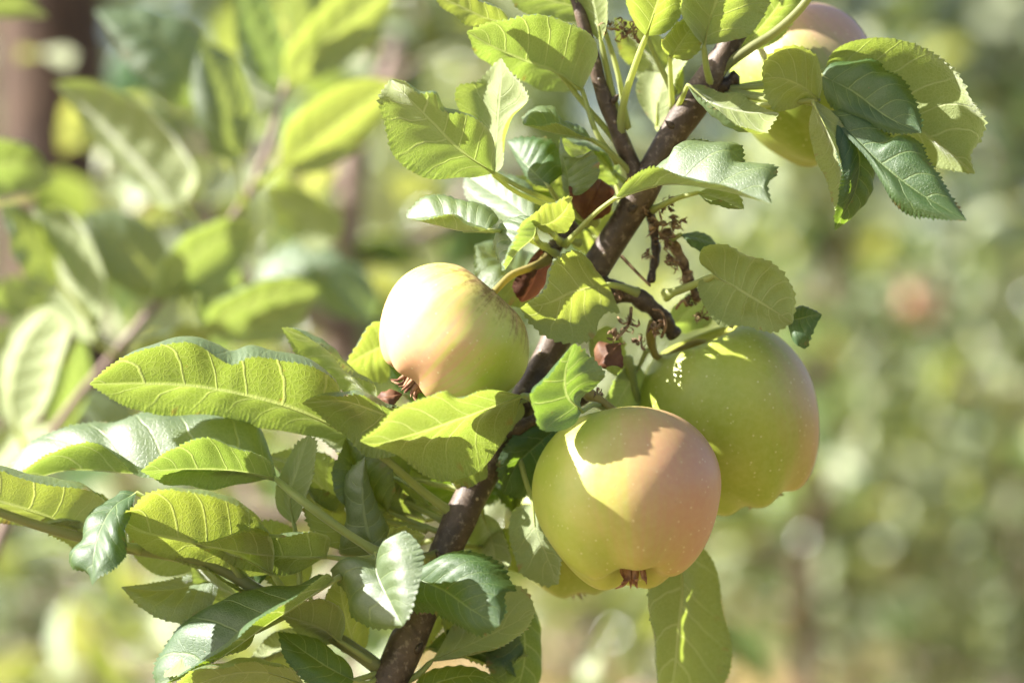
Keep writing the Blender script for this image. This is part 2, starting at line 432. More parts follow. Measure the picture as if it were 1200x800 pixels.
# ------------------------------------------------------------------ ground
def build_ground():
    xs = np.concatenate([-np.geomspace(900, 1, 26), [0], np.geomspace(1, 900, 26)])
    ys = np.concatenate([-np.geomspace(60, .5, 10), np.geomspace(.5, 900, 50)])
    X, Y = np.meshgrid(xs, ys, indexing='ij')
    Z = GROUND + .04*np.sin(X*1.3+.4*Y)*np.cos(Y*.9) + .10*np.sin(X*.21)*np.sin(Y*.17)
    V = np.stack([X, Y, Z], -1).reshape(-1, 3); nx, ny = X.shape
    i, j = np.meshgrid(np.arange(nx-1), np.arange(ny-1), indexing='ij')
    F = np.stack([i*ny+j, (i+1)*ny+j, (i+1)*ny+j+1, i*ny+j+1], -1).reshape(-1, 4)
    o = mesh_from('ground', V, F, ground_material()); o['kind'] = 'structure'
build_ground()

# ------------------------------------------------------------------ background trees
def leaf_cloud(centers, sizes, seed, droop=.35):
    """many small real leaves (bent, pointed, two-sided) in one mesh"""
    g = np.random.default_rng(seed); n = len(centers)
    ax = unit(g.normal(size=(n, 3)) + np.array([0, 0, -droop])); nn = g.normal(size=(n, 3)) + np.array([0, 0, 1.1])
    nn = unit(nn - ax * np.sum(nn*ax, 1, keepdims=True)); sd = np.cross(ax, nn)
    tv = np.array([0, .22, .5, .78, 1.0]); wp = np.array([.04, .26, .30, .19, .01]); cv = np.array([0, .05, .06, .0, -.10])
    rows = []
    L = sizes[:, None]
    for k in range(5):
        c = centers + ax * L * tv[k] + nn * L * cv[k]
        e = wp[k] * L
        rows += [c - sd*e + nn*e*.35, c, c + sd*e + nn*e*.35]
    V = np.stack(rows, 1).reshape(-1, 3)
    uv = np.array([[x, y] for y in tv for x in (0.0, .5, 1.0)]); UV = np.tile(uv, (n, 1))
    base = np.array([[r*3+c, r*3+c+1, (r+1)*3+c+1, (r+1)*3+c] for r in range(4) for c in range(2)])[:, ::-1]
    F = (np.arange(n)[:, None, None]*15 + base[None]).reshape(-1, 4)
    return V, F, UV

def bg_tree(name, x, y, height, crown_lo, spread, nleaf, label, seed, trunk_r=.03, bark=None, mat=None, lean=(0, 0), group='apple trees further back', leaf_l=.075, cat='tree', nlimb=16):
    g = np.random.default_rng(seed)
    root = empty(name, (x, y, GROUND))
    tag(root, label, cat, group)
    hs = np.linspace(0, 1, 14)
    path = np.stack([lean[0]*hs + .03*np.sin(hs*7+seed), lean[1]*hs + .03*np.cos(hs*5+seed), hs*height - .05], 1)
    tube('trunk', path, np.linspace(trunk_r, trunk_r*.35, 14), bark or M_FARBARK, root, 12, .05, seed)
    cent = []; 
    for k in range(nlimb):
        h = crown_lo + (height - crown_lo) * (k + g.uniform(0, .6)) / nlimb
        a = k*2.4 + g.uniform(-.3, .3)
        base = np.array([np.interp(h/height, hs, path[:, i]) for i in range(3)])
        ln = spread * g.uniform(.6, 1.1) * (1 - .55*(h-crown_lo)/max(.01, height-crown_lo))
        d = np.array([math.cos(a), math.sin(a), g.uniform(.15, .7)])
        pts = np.stack([base + d*ln*s + np.array([0, 0, -.12*ln*s*s]) + g.normal(size=3)*.02*s for s in np.linspace(0, 1, 7)])
        tube('limb', pts, np.linspace(trunk_r*.42, trunk_r*.10, 7), bark or M_FARBARK, root, 7, .04, k)
        m = nleaf // nlimb
        s = g.uniform(.12, 1.05, m)
        c = np.stack([np.interp(s, np.linspace(0, 1, 7), pts[:, i]) for i in range(3)], 1)
        cl = g.integers(0, max(2, m//7), m); off = g.normal(size=(max(2, m//7), 3))*spread*.11
        c += off[cl] + g.normal(size=(m, 3))*spread*.085
        cent.append(c)
    cent = np.vstack(cent)
    V, F, UV = leaf_cloud(cent, g.uniform(.65, 1.15, len(cent))*leaf_l, seed)
    mesh_from('foliage', V, F, mat or M_FAR, root, uv=UV, kind='stuff')
    return root

def px_x(px, y): return (px-600)*PXM*(D+y)/D
from mathutils import Matrix
def settle(root, loc):
    """put a thing's Empty at its base while its parts stay where they were built"""
    root.location = loc
    for ch in root.children: ch.matrix_parent_inverse = Matrix.Translation(-Vector(loc))

# ------------------------------------------------------------------ the fruiting apple tree in focus
tree = empty('apple_tree')
tag(tree, 'sharp young apple tree with brown slanting stem carrying the ripening apples', 'tree')

def pxcurve(s, n, dy=0.0):
    return catmull(np.array([at(x, y, z/1000 + dy) for x, y, z in parse(s)]), n)

low = pxcurve('455,800,15', 2) if False else None
stem_px = '436,840,14 458,797,15 480,747,17 503,692,20 524,640,23 548,590,27 572,540,31 602,490,36 640,422,40 668,368,40 702,308,37 726,270,34 748,233,31 766,197,29 788,158,27 812,122,24 836,82,22 862,40,22 884,0,22 908,-60,24'
pts = [at(x, y, z/1000) for x, y, z in parse(stem_px)]
bottom = [np.array([-.13, .0, GROUND-.05]), np.array([-.125, .005, GROUND+.45]), np.array([-.115, .01, -.62]), np.array([-.085, .012, -.33])]
top = [np.array([.135, .03, .27]), np.array([.17, .04, .42])]
P = catmull(np.vstack([bottom, pts, top]), 150)
zz = P[:, 2]
rad = np.interp(zz, [GROUND, -.5, -.15, .0, .06, .10, .13, .42], [.013, .0092, .0062, .0061, .0058, .0049, .0040, .002])
rad = rad * (1 + .05*np.sin(np.arange(150)*.9) + .04*np.sin(np.arange(150)*.37+1))
for (cx, cy, am) in ((748, 205, .28), (735, 330, .16), (600, 500, .12), (812, 118, .22), (480, 745, .10), (455, 790, .15)):
    c = at(cx, cy, .03); d2 = np.sum((P[:, [0, 2]] - c[[0, 2]])**2, 1); rad = rad*(1 + am*np.exp(-d2/(.006**2)))
gs = np.random.default_rng(4); s_arc = np.arange(320)
P = catmull(P, 320); rad = np.interp(np.linspace(0, 1, 320), np.linspace(0, 1, 150), rad)
for k in gs.integers(90, 310, 26): rad = rad*(1 + gs.uniform(.03, .09)*np.exp(-((s_arc - k)/1.1)**2))
tube('trunk', P, rad, M_BARK, tree, 22, .03, 3)
# little bud scales and leaf scars along the stem
def bud(px, py, y, r, tilt):
    q = at(px, py, y/1000); n = 7
    path = np.stack([q + np.array([tilt[0]*s, -.2*s, tilt[1]*s])*r*3.2 for s in np.linspace(0, 1, n)])
    tube('bud', path, r*np.array([.7, 1, 1.05, .95, .75, .45, .12]), M_SPUR, tree, 8, .05, int(px))
for q in ((737, 248, 27, .0016, (.8, .6)), (520, 655, 16, .0014, (-.7, .7)), (487, 765, 12, .0016, (.5, .8)), (660, 395, 36, .0014, (-.8, .5)), (718, 120, 24, .0012, (.6, .8)), (790, 150, 22, .0014, (-.8, .6))): bud(*q)
# twig that forks off upwards
tube('twig', pxcurve('750,226,30 742,195,29 728,165,28 714,130,27 702,95,26 692,55,25 681,20,24 668,-20,24 650,-70,22', 50), np.linspace(.0036, .0018, 50)*(1+.06*np.sin(np.arange(50)*.8)), M_BARK, tree, 14, .04, 5)
# gnarled fruiting spur
tube('spur', pxcurve('692,330,38 715,338,34 742,346,32 762,358,32 778,374,34 790,392,38', 30), .0040*(1+.12*np.sin(np.arange(30)*.9)+.06*np.sin(np.arange(30)*2.3))*np.linspace(1.05, .75, 30), M_SPUR, tree, 14, .10, 9)
tube('spur', pxcurve('762,330,33 768,300,35 766,270,36 762,246,33', 24), .0017*(1+.15*np.sin(np.arange(24)*1.3)), M_SPUR, tree, 10, .14, 10)
tube('spur', pxcurve('780,270,34 797,300,34 806,325,34 818,352,35', 24), .0030*(1+.15*np.sin(np.arange(24)*1.2+1))*np.linspace(.7, .6, 24), M_WITHER, tree, 10, .16, 11)
tube('spur', pxcurve('672,262,37 655,285,34 640,300,30', 16), .0026*(1+.2*np.sin(np.arange(16)*1.4)), M_SPUR, tree, 10, .10, 12)
tube('spur', pxcurve('815,120,24 832,108,24 850,98,25 862,92,26', 16), .0030*(1+.2*np.sin(np.arange(16)*1.4)), M_SPUR, tree, 10, .10, 13)
tube('spur', pxcurve('572,530,30 596,508,28 625,492,26 655,478,26 690,462,24', 22), .0028*(1+.2*np.sin(np.arange(22)*1.1)), M_SPUR, tree, 10, .10, 14)
# side shoots
tube('side_shoot', pxcurve('446,784,15 425,768,14 390,745,13 345,716,12 300,690,12 250,662,12 130,638,12 50,617,12 -20,594,12 -120,570,12 -260,560,15', 70), np.linspace(.0030, .0011, 70), M_SHOOT, tree, 10, .03, 6)
tube('side_shoot', pxcurve('838,92,23 852,76,20 880,56,18 908,38,17 940,8,16 970,-40,14', 24), np.linspace(.0022, .0014, 24), M_SHOOT, tree, 10, .03, 7)
tube('side_shoot', pxcurve('520,645,22 500,652,14 470,652,6 445,650,1', 14), np.linspace(.0020, .0016, 14), M_SHOOT, tree, 9, .05, 8)

# withered blossom remains: crumpled brown scraps and threads
def scrap(px, py, y, size, seed, mat=None, name='withered_blossom'):
    g = np.random.default_rng(seed); c = at(px, py, y/1000)
    Vs, Fs, k = [], [], 0
    for q in range(16):
        d = unit(g.normal(size=3)); p0 = c + d*size*.15; p1 = c + d*size*g.uniform(.5, 1.0)
        mid_ = (p0+p1)/2 + g.normal(size=3)*size*.3
        path = catmull([p0, mid_, p1 + g.normal(size=3)*size*.15], 7)
        V, F = tube_arrays(path, np.array([.5, .7, .9, 1.3, 1.2, .9, .2])*size*g.choice([.03, .04, .05, .11]), 6, .35, seed+q)
        F = tris(F); Vs.append(V); Fs.append(F+k); k += len(V)
    return mesh_from(name, np.vstack(Vs), np.vstack(Fs), mat or M_WITHER, tree)
for i, (x, y, z, s_) in enumerate(((770, 262, 28, .007), (780, 280, 27, .006), (760, 300, 28, .005), (790, 305, 28, .007), (805, 330, 28, .006), (795, 262, 30, .006), (757, 240, 27, .005), (735, 380, 22, .006), (722, 395, 22, .005), (750, 400, 24, .005), (770, 385, 24, .006), (726, 345, 25, .004), (728, 36, 18, .007), (742, 38, 18, .006), (712, 30, 20, .005), (822, 372, 26, .006), (700, 462, 14, .004), (810, 352, 30, .005), (782, 240, 30, .005))):
    scrap(x, y, z, s_*.78, 40+i)
for i, s_ in enumerate(('728,300,30 745,318,28 762,335,27', '740,360,26 737,380,22 722,398,20', '775,395,27 780,380,22 775,365,20 765,362,22', '805,358,26 800,352,22 792,362,24')):
    tube('dry_thread', pxcurve(s_, 12), np.linspace(.0007, .0005, 12), M_WITHER, tree, 6)

# ------------------------------------------------------------------ leaves of the tree in focus
LF = lambda *a_, **k: leaf(tree, *a_, **k)
# crown at the top
LF('683,106,15 655,87,12 610,70,5 575,54,0 547,38,-3', '697,75 701,50 690,24 660,9 620,10 590,20 565,30', '670,104 640,94 600,78 570,60', 'D', -12, 16, '700,157,22 724,190,28', bz=12)
LF('580,203,10 540,177,2 503,140,-4 473,110,-8 458,93,-5', '581,170 573,143 553,125 525,118 515,100 498,102 480,95', '560,206 543,203 507,198 470,172 457,147 447,117', 'D', -11, 9, '610,220,15 642,234,25 690,256,32', wav=1.6)
LF('578,205,14 581,165,14 584,120,12 587,90,12 587,68,14', '560,180 555,150 545,105 567,97 578,80', '590,195 597,165 608,136 626,118 617,103 597,83', 'D', 6, -6, '605,225,20 645,242,28 700,262,34')
LF('643,218,14 625,202,20 608,184,27 594,165,34', '659,197 656,180 642,160 617,159', '625,216 610,199', 'U', 1, 2, '655,235,24 690,258,32', mat=M_LEAF2)
LF('693,163,18 670,160,14 643,155,11 614,147,9', '683,147 652,134 648,118 630,119 616,133', '678,154 655,142 635,145', 'U', 14, -5, '715,178,22 742,205,29')
LF('757,43,10 765,20,5 772,0,0 778,-25,-5 780,-60,-8', '745,30 734,5 732,-20 750,-50', '775,38 791,20 797,-5 795,-35', 'D', -4, 6, '745,75,14 730,125,22 726,165,28', r0=.0013)
LF('825,54,5 830,30,2 840,0,-3 850,-40,-6 855,-80,-8', '808,36 793,5 795,-30 820,-65', '850,47 880,25 893,0 890,-40', 'D', -5, 8, '828,80,10 834,103,22', r0=.0012)
LF('785,68,12 795,55,8 805,40,6 815,28,8', '775,55 773,40 785,28 800,22', '800,68 815,60 819,45', 'D', -5, 4, '786,95,18 788,126,25')
LF('600,28,25 570,22,22 540,8,20 505,-8,20', '590,10 560,-5 530,-15', '580,28 550,20 520,5', 'D', -8, 6, '640,68,28 690,128,30 728,172,31')
LF('700,15,32 660,5,32 620,-5,32 590,-15,32', '690,-15 650,-30 610,-30', '680,22 640,17 610,6', 'D', -8, 6, '712,45,30 725,90,30 735,150,30')
LF('705,50,22 700,25,20 695,0,18 690,-30,18', '690,30 682,5 680,-20', '713,30 715,0 705,-25', 'D', 4, -4, '711,80,25 719,115,27 733,170,30', r0=.0012)
LF('865,62,15 890,35,15 910,10,15 930,-25,15', '862,40 880,10 905,-15', '892,55 916,30 935,0', 'D', -6, 6, '850,82,20 836,100,23', bz=15)
LF('745,10,26 740,-20,26 735,-50,26 725,-80,26', '728,-10 715,-35 718,-60', '755,-10 752,-40', 'D', -5, 5, '770,70,28 790,110,28')
# right-hand fan of leaves
LF('967,82,24 1010,105,20 1050,133,16 1085,158,12 1115,180,9 1142,204,8', '975,62 1000,46 1042,40 1075,46 1100,58 1129,83 1142,112 1156,141 1150,162 1138,180', '990,115 1030,150 1070,172 1108,192', 'D', -10, 12, '930,95,26 890,98,26 845,106,25', arch=.16)
LF('962,88,10 1000,108,2 1040,138,-7 1080,156,-14', '975,72 1000,65 1022,62 1035,75 1055,88 1068,108 1078,138', '970,118 1008,140 1050,154', 'U', 3, -1, '935,98,18 890,102,22 850,104,25', mat=M_LEAF2)
LF('970,130,2 1000,160,-6 1030,190,-13 1075,225,-20 1133,259,-26', '1000,128 1030,139 1050,157 1060,151 1079,160 1088,183 1104,212', '985,150 1015,182 1032,210 1046,233 1063,246 1098,254', 'U', 3, -2, '940,118,12 890,112,20 850,106,25', mat=M_LEAF2, arch=.16)
LF('981,140,-2 1005,175,-5 1003,220,-6 978,270,-4', '1010,160 1029,185 1030,215 1017,240 1000,256', '982,165 990,200 988,225 981,250', 'U', 8, -3, '955,122,6 890,116,18 852,108,25', mat=M_LEAF2)
LF('960,117,2 940,102,-4 915,92,-6 894,92,-4', '963,100 960,80 954,62 933,49 910,54 896,72', '945,119 920,119 900,112', 'D', -6, 8, '925,120,8 888,123,16 850,112,24')
LF('953,120,-3 967,148,-8 982,182,-10 990,215,-9 981,252,-6', '953,140 966,172 975,200 978,228', '966,127 984,152 995,178 999,207 991,234', 'D', 10, 5, None, wav=.6)
LF('806,100,10 830,118,5 870,130,2 913,133,0', '825,102 846,117 879,129', '820,125 838,146 867,161 896,160 905,146', 'D', 8, -10, '799,116,18 792,130,25')
LF('721,232,4 779,217,-10 842,223,-24 904,239,-36', '733,212 760,196 785,176 797,153 830,150 860,153 868,178 885,180 906,185 909,198 899,216', '737,209 770,191 800,203 850,217', 'U', 9, -4, '700,248,8 662,287,28', arch=.06)
LF('817,226,14 835,230,12 855,237,10 872,244,8', '835,222 860,229', '830,240 855,248', 'D', 5, -6, '795,232,20 765,246,30')
# centre, left of the stem
LF('573,270,-18 540,271,-12 507,263,-4 477,256,4', '582,252 576,240 563,228 540,223 513,223 493,233 478,248', '560,262 537,252 508,251 485,255', 'U', 8, -7, '600,272,2 640,290,30')
LF('627,258,-10 626,277,-16 607,295,-18 592,316,-20', '615,250 590,253 574,272 577,297 587,313', '620,255 594,280 589,300', 'U', 11, -5, '640,268,4 658,284,30')
LF('625,264,-12 645,262,-15 660,250,-16 671,231,-16', '622,250 637,237 655,230', '640,268 662,254', 'D', -6, 8, '632,285,15 652,298,30')
LF('668,229,20 665,205,17 660,185,16 657,160,16', '660,225 658,195 654,178', '678,229 691,213 688,200 680,183 664,187', 'U', 5, -9, '672,245,24 690,262,33')
LF('722,217,42 712,195,43 696,172,44', '728,205 723,185 707,171', '707,213 696,190', 'U', 14, -8, '728,235,40')
LF('627,262,18 600,240,30 570,222,42 545,204,54', '630,240 620,213 590,199 560,197', '600,260 570,247 546,228', 'U', 3, -1, '650,275,34 680,285,38')
LF('640,325,48 612,318,48 585,305,48 557,287,48', '640,296 600,287 575,282', '620,350 590,342 565,312', 'U', 18, -12, '660,330,44 672,345,42')
LF('720,202,47 700,187,47 680,176,47 655,165,47', '715,180 690,162 670,160', '700,205 675,198', 'D', -8, 8, '735,215,40')
LF('712,333,22 670,343,12 643,355,6 610,361,2', '705,324 695,313 687,302 671,292 656,295 640,310 636,333', '719,347 723,366 706,363 694,370 683,388 663,395 631,385', 'D', -7, 7, '728,336,26 746,343,30', r0=.0013)
LF('682,482,9 665,463,3 663,437,1 672,403,3', '672,497 648,505 627,500 615,477 613,460 633,440 654,420', '679,470 688,450 693,430 682,411', 'D', -7, 7, '696,474,2 712,480,20', mat=M_LEAF2, bz=-25)
LF('612,463,8 580,476,0 540,491,-9 490,508,-16 440,520,-20 422,517,-21', '600,460 587,457 557,455 530,460 515,450 490,457 460,477 440,500', '600,482 560,516 538,532 513,541 490,533 465,520', 'D', -9, 22, '622,466,12 632,478,32', r0=.0012, bz=-17)
LF('572,538,16 543,537,10 518,548,8 502,559,6', '567,520 553,516 530,539', '567,557 545,563 520,559', 'D', -3, 5, '584,520,22 600,505,33')
LF('612,470,20 590,487,16 575,500,13 560,508,10', '613,482 592,500 571,508', '600,474 578,490', 'D', 6, -3, '625,465,30')
LF('482,500,2 440,482,-5 400,470,-8 354,472,-8', '472,475 455,465 430,454 395,457 370,462', '470,520 440,526 412,506 378,482', 'D', -8, 10, '510,512,10 550,520,22 588,512,34')
LF('462,402,46 440,410,44 420,420,43 405,428,43', '455,370 437,372 421,395', '450,438 428,438', 'D', -6, 8, '500,420,46 600,470,44')
LF('655,500,34 630,520,30 605,545,27 590,578,26', '667,530 640,562 610,584', '630,498 600,520 586,550', 'U', 4, -4, '665,485,32', mat=M_LEAF2)
LF('625,590,22 628,620,18 640,650,18 654,684,20', '604,598 603,630 614,662 640,684', '645,600 660,640', 'D', 5, -5, '615,560,26 605,520,30', mat=M_LEAF2)
LF('565,600,40 575,630,38 580,660,38 578,690,38', '590,610 600,640 592,675', '552,620 556,650', 'D', -6, 6, '560,580,34')
LF('600,500,60 580,525,60 565,552,58 552,590,56', '622,520 612,560 580,590', '580,500 552,530 546,565', 'U', 5, -5, '612,480,48', mat=M_LEAF2)  # this and the next two: leaves added to keep sun off the low apple
LF('640,500,58 618,530,58 605,560,56 600,600,54', '656,530 648,570 622,598', '618,505 590,535 585,575', 'U', 5, -5, '640,480,48', mat=M_LEAF2)
LF('560,520,50 540,500,52 515,485,54 480,475,56', '555,495 535,470 505,462', '540,520 510,508', 'D', -5, 5, '580,530,40', mat=M_LEAF2)
# left group
LF('412,510,5 356,484,0 300,467,-5 232,454,-8 170,450,-8 105,450,-6', '430,478 405,452 398,431 375,411 330,401 300,394 277,400 262,393 232,380 200,386 157,405 127,428', '395,513 350,502 300,480 232,469 187,472 140,464', 'D', -21, 14, '450,537,12 495,575,20 536,606,25', r0=.0014, arch=.14, bz=16)
LF('442,470,14 410,440,12 375,405,12 330,384,12', '442,445 411,430 376,398 350,384', '410,460 370,430', 'D', -8, 8, '470,500,18 540,570,26', bz=12)
LF('322,560,-8 278,552,-14 225,550,-18 165,552,-20', '318,540 300,525 277,514 240,504 210,514 180,538', '300,559 260,558 200,557', 'D', -9, 12, '350,584,-7 400,620,-4 447,650,1', r0=.0013, bz=14)
LF('325,561,-4 290,555,-6 230,555,-4 160,555,0 75,552,8 8,573,16', '317,525 297,487 270,472 225,469 165,468 128,482 109,482 82,489 60,500 34,514 15,540', '290,550 230,548 165,550 140,530 115,513 90,514 60,526 30,548', 'U', 13, -8, '360,588,0 400,618,0 444,651,2', arch=.08, bz=18)
LF('92,621,5 60,607,3 0,588,0 -60,570,0 -120,560,2', '120,600 132,580 115,558 60,545 0,535 -60,530', '80,625 49,612 0,608 -60,600', 'D', -12, 8, '110,630,8 165,644,12', r0=.0013, bz=14)
LF('160,577,-4 135,592,-10 118,620,-18 110,650,-24 108,686,-28', '143,573 130,583 97,603 93,617 90,637 73,648 80,663 103,671', '152,600 143,613 142,633 137,654 114,674', 'U', 6, -6, '200,600,-2 255,640,5 285,680,12', mat=M_LEAF2)
LF('320,673,5 277,650,-4 210,633,-8 170,624,-10 135,605,-10', '323,640 317,607 300,580 277,565 247,557 203,558 177,570 158,592', '300,670 250,657 200,643 160,626', 'D', -17, 12, '332,690,10 350,716,12', r0=.0012, bz=2)
LF('383,652,-10 350,653,-16 300,650,-18 225,636,-18', '387,630 370,620 353,617 327,615 300,608 267,623 243,633', '370,656 343,657 290,655 250,646', 'D', -9, 10, '410,655,-6 444,652,0', bz=12)
LF('392,679,-16 350,708,-18 313,732,-16 273,761,-12 233,785,-6 185,806,2', '373,669 350,678 313,676 267,683 233,700 200,723 182,760 178,785', '384,671 343,697 300,717 260,752 215,785', 'U', 16, -7, '405,672,-4 444,653,2', r0=.0012, mat=M_LEAF2, arch=.06)
LF('400,752,8 378,737,5 352,727,3 327,719,2', '406,725 399,705 387,694 360,697 340,708', '385,752 358,740', 'D', -6, 6, '420,765,10 442,779,14')
LF('415,797,5 385,782,0 355,762,-3 326,740,-4', '414,778 399,758 370,745', '400,815 370,800 345,777', 'U', 8, -6, '430,800,8 448,792,14', mat=M_LEAF2)
LF('357,802,0 310,788,-5 260,792,-8 200,815,-8', '346,783 325,771 290,766 250,772 215,790', '320,822 260,822', 'D', -8, 8, '400,800,6 445,788,14')
LF('440,648,-8 442,672,-17 455,700,-26 472,733,-36', '452,645 463,620 479,646 476,680 478,715', '425,655 400,648 384,655 395,690 401,715 430,733 455,736', 'U', -8, 8, '446,650,0')
LF('452,632,6 470,629,3 485,626,2 498,628,2', '460,614 475,612 488,619', '465,641 482,641', 'D', -4, 4, '446,645,4')
LF('443,650,4 431,620,3 425,580,2 428,535,2', '430,654 389,654 400,600 395,575 401,555', '459,647 463,625 446,590 432,560', 'U', 9, 5, '446,652,2')
LF('345,615,14 340,580,14 350,545,14 362,510,14', '330,600 328,580 338,545 350,520', '355,600 370,560 373,520', 'D', 4, -4, '350,650,14 352,716,12')
LF('505,594,36 470,578,36 445,562,36 423,545,36', '490,570 460,550 440,545', '480,595 450,580', 'D', -6, 6, '530,605,30')
# below
LF('479,674,-8 519,691,-18 552,714,-28 585,733,-34', '485,669 508,654 530,644 560,644 579,654 590,669 600,684 589,691 591,714', '478,710 500,713 526,726 560,743', 'U', 2, 0, '476,664,0 498,655,14', r0=.0012, mat=M_LEAF2)
LF('505,775,18 545,757,16 585,738,15 627,716,15', '520,755 545,725 580,695 605,690 620,698', '530,774 560,771 594,760 615,743', 'D', 8, -6, '490,790,16 472,800,16', r0=.0012)
LF('598,690,32 612,730,31 615,770,30 600,830,30', '620,703 633,725 642,760 636,805', '590,720 580,760 580,800', 'U', 6, -6, '570,680,32 530,660,26', mat=M_LEAF2)
LF('475,818,10 520,797,8 560,792,6 602,812,6', '495,787 530,776 565,785', '520,818 560,818', 'U', 9, -6, '455,830,12', mat=M_LEAF2)
LF('795,640,36 800,690,38 795,740,42 790,790,48 780,840,54', '820,640 831,660 833,700 843,740 842,765 830,805 810,830', '770,650 752,680 749,715 760,745 765,790 768,820', 'D', 11, -9, '788,600,52 775,540,54 745,460,44 735,420,36', r0=.0012)
# right of the stem
LF('837,323,15 867,340,10 900,360,8 929,378,8', '823,303 830,285 857,279 883,293 907,303 923,323 931,345', '821,330 827,349 847,377 867,378 887,380 910,384', 'D', -6, 6, '810,335,22 780,346,31', r0=.0014)
LF('922,376,16 938,373,13 950,370,12 963,368,12', '926,357 945,359', '928,398 940,405 950,386', 'U', 5, -4, '880,370,22 830,360,30', mat=M_LEAF2)
LF('798,275,30 818,279,29 840,287,29', '815,270 830,276', '812,286 828,291', 'U', 6, -4, '785,282,32', mat=M_LEAF2)
LF('782,382,62 805,366,62 825,350,62 845,338,62', '785,360 805,342 830,332', '800,388 825,372', 'D', -6, 6, '770,380,45')
LF('750,428,40 737,450,40 725,470,38 712,492,38', '760,450 752,475 735,492', '735,428 714,445 706,472', 'D', 5, -4, '758,410,38')
LF('690,395,40 700,410,40 715,425,40 730,445,40', '705,385 725,400 735,425', '690,415 705,435', 'D', 5, -4, '700,370,38')
# above the picture: the stem goes on and stays leafy
for i in range(14):
    x0 = random.uniform(700, 960); y0 = random.uniform(-190, -110); z0 = random.uniform(25, 75)
    ang = random.uniform(-.3, 3.4); L_ = random.uniform(140, 190); dx, dy_ = math.cos(ang)*L_, -math.sin(ang)*L_*.6 - 10
    nx, ny = -dy_/L_, dx/L_; Wd = random.uniform(40, 52)
    m_ = ' '.join(f'{x0+dx*s:.0f},{y0+dy_*s:.0f},{z0-12*s:.0f}' for s in (0, .33, .66, 1))
    ea = ' '.join(f'{x0+dx*s+nx*Wd*k:.0f},{y0+dy_*s+ny*Wd*k:.0f}' for s, k in ((.12, .6), (.4, 1), (.75, .7)))
    eb = ' '.join(f'{x0+dx*s-nx*Wd*k:.0f},{y0+dy_*s-ny*Wd*k:.0f}' for s, k in ((.12, .6), (.4, 1), (.75, .7)))
    LF(m_, ea, eb, random.choice('DU'), random.uniform(-8, 8), random.uniform(-8, 8), f'{(x0+905)/2:.0f},{y0-5:.0f},24 {890+.35*(-y0):.0f},{y0:.0f},24')
# leaves crowding behind the lower cluster
def spray(x0, y0, z0, ang, L_, Wd, f, mat=None, p=None):
    dx, dy_ = math.cos(ang)*L_, -math.sin(ang)*L_; nx, ny = -dy_/L_, dx/L_
    cb = random.uniform(-.16, .16)*L_
    q = lambda s: (x0+dx*s+nx*cb*4*s*(1-s), y0+dy_*s+ny*cb*4*s*(1-s))
    m_ = ' '.join(f'{q(s)[0]:.0f},{q(s)[1]:.0f},{z0-8*s:.0f}' for s in (0, .33, .66, 1))
    wa, wb = Wd*random.uniform(.35, 1), Wd*random.uniform(.35, 1)
    ea = ' '.join(f'{q(s)[0]+nx*wa*k:.0f},{q(s)[1]+ny*wa*k:.0f}' for s, k in ((.12, .6), (.4, 1), (.75, .7)))
    eb = ' '.join(f'{q(s)[0]-nx*wb*k:.0f},{q(s)[1]-ny*wb*k:.0f}' for s, k in ((.12, .6), (.4, 1), (.75, .7)))
    LF(ea and m_, ea, eb, f, random.uniform(-12, 12), random.uniform(-12, 12), p, mat=mat)
for a_ in ((575, 578, 74, 2.75, 140, 50, 'U', M_LEAF2, '590,520,46'), (500, 610, 48, 2.6, 110, 34, 'U', None, '540,600,36'), (510, 560, 52, 2.9, 120, 36, 'D', None, '560,560,40'), (480, 640, 44, 2.2, 90, 30, 'U', None, '530,625,32'),  # first leaf is added to cast shade on the low apple
           (330, 705, 22, 2.7, 120, 34, 'D', None, '350,720,14'), (260, 668, 26, 3.3, 120, 32, 'U', None, '280,682,14'), (380, 745, 24, 3.5, 100, 30, 'D', None, '400,755,14'),
           (420, 560, 40, 2.0, 110, 32, 'U', None, '520,610,28'), (300, 690, 20, 1.9, 90, 28, 'U', M_LEAF2, '310,700,13'), (150, 642, 20, 2.9, 110, 30, 'D', None, '170,645,13'),
           (455, 600, 30, 2.1, 100, 34, 'U', None, '520,625,24'), (420, 640, 22, 2.3, 95, 30, 'D', None, '446,650,6'), (480, 560, 42, 2.7, 120, 38, 'D', None, '545,575,32'),
           (520, 530, 50, 2.9, 130, 38, 'U', None, '570,535,36'), (400, 600, 38, 2.5, 110, 34, 'D', None, '500,620,26'), (360, 690, 26, 2.4, 110, 34, 'D', None, '375,732,14'),
           (240, 662, 24, 2.5, 110, 32, 'D', None, '255,665,13'), (420, 770, 24, 1.8, 100, 34, 'D', None, '425,768,15'), (560, 640, 46, -.4, 100, 34, 'D', None, '530,640,28'),
           (520, 700, 36, -.6, 120, 36, 'D', None, '505,690,24'), (500, 760, 30, -.3, 110, 34, 'U', M_LEAF2, '480,755,20'), (300, 740, 6, 3.6, 120, 36, 'D', None, '345,716,12'),
           (470, 780, 40, .9, 100, 32, 'D', None, '465,790,22'), (540, 470, 60, 2.5, 110, 34, 'U', M_LEAF2, '590,490,46'), (690, 300, 62, 1.9, 110, 36, 'D', None, '690,330,46'),
           (690, 270, 58, 2.6, 120, 36, 'U', None, '705,290,44'), (660, 240, 56, 2.9, 100, 32, 'D', None, '700,260,44'), (800, 110, 50, 2.3, 120, 36, 'D', None, '805,120,32'), (770, 150, 48, 1.2, 110, 34, 'D', None, '780,160,34')):
    spray(*a_)
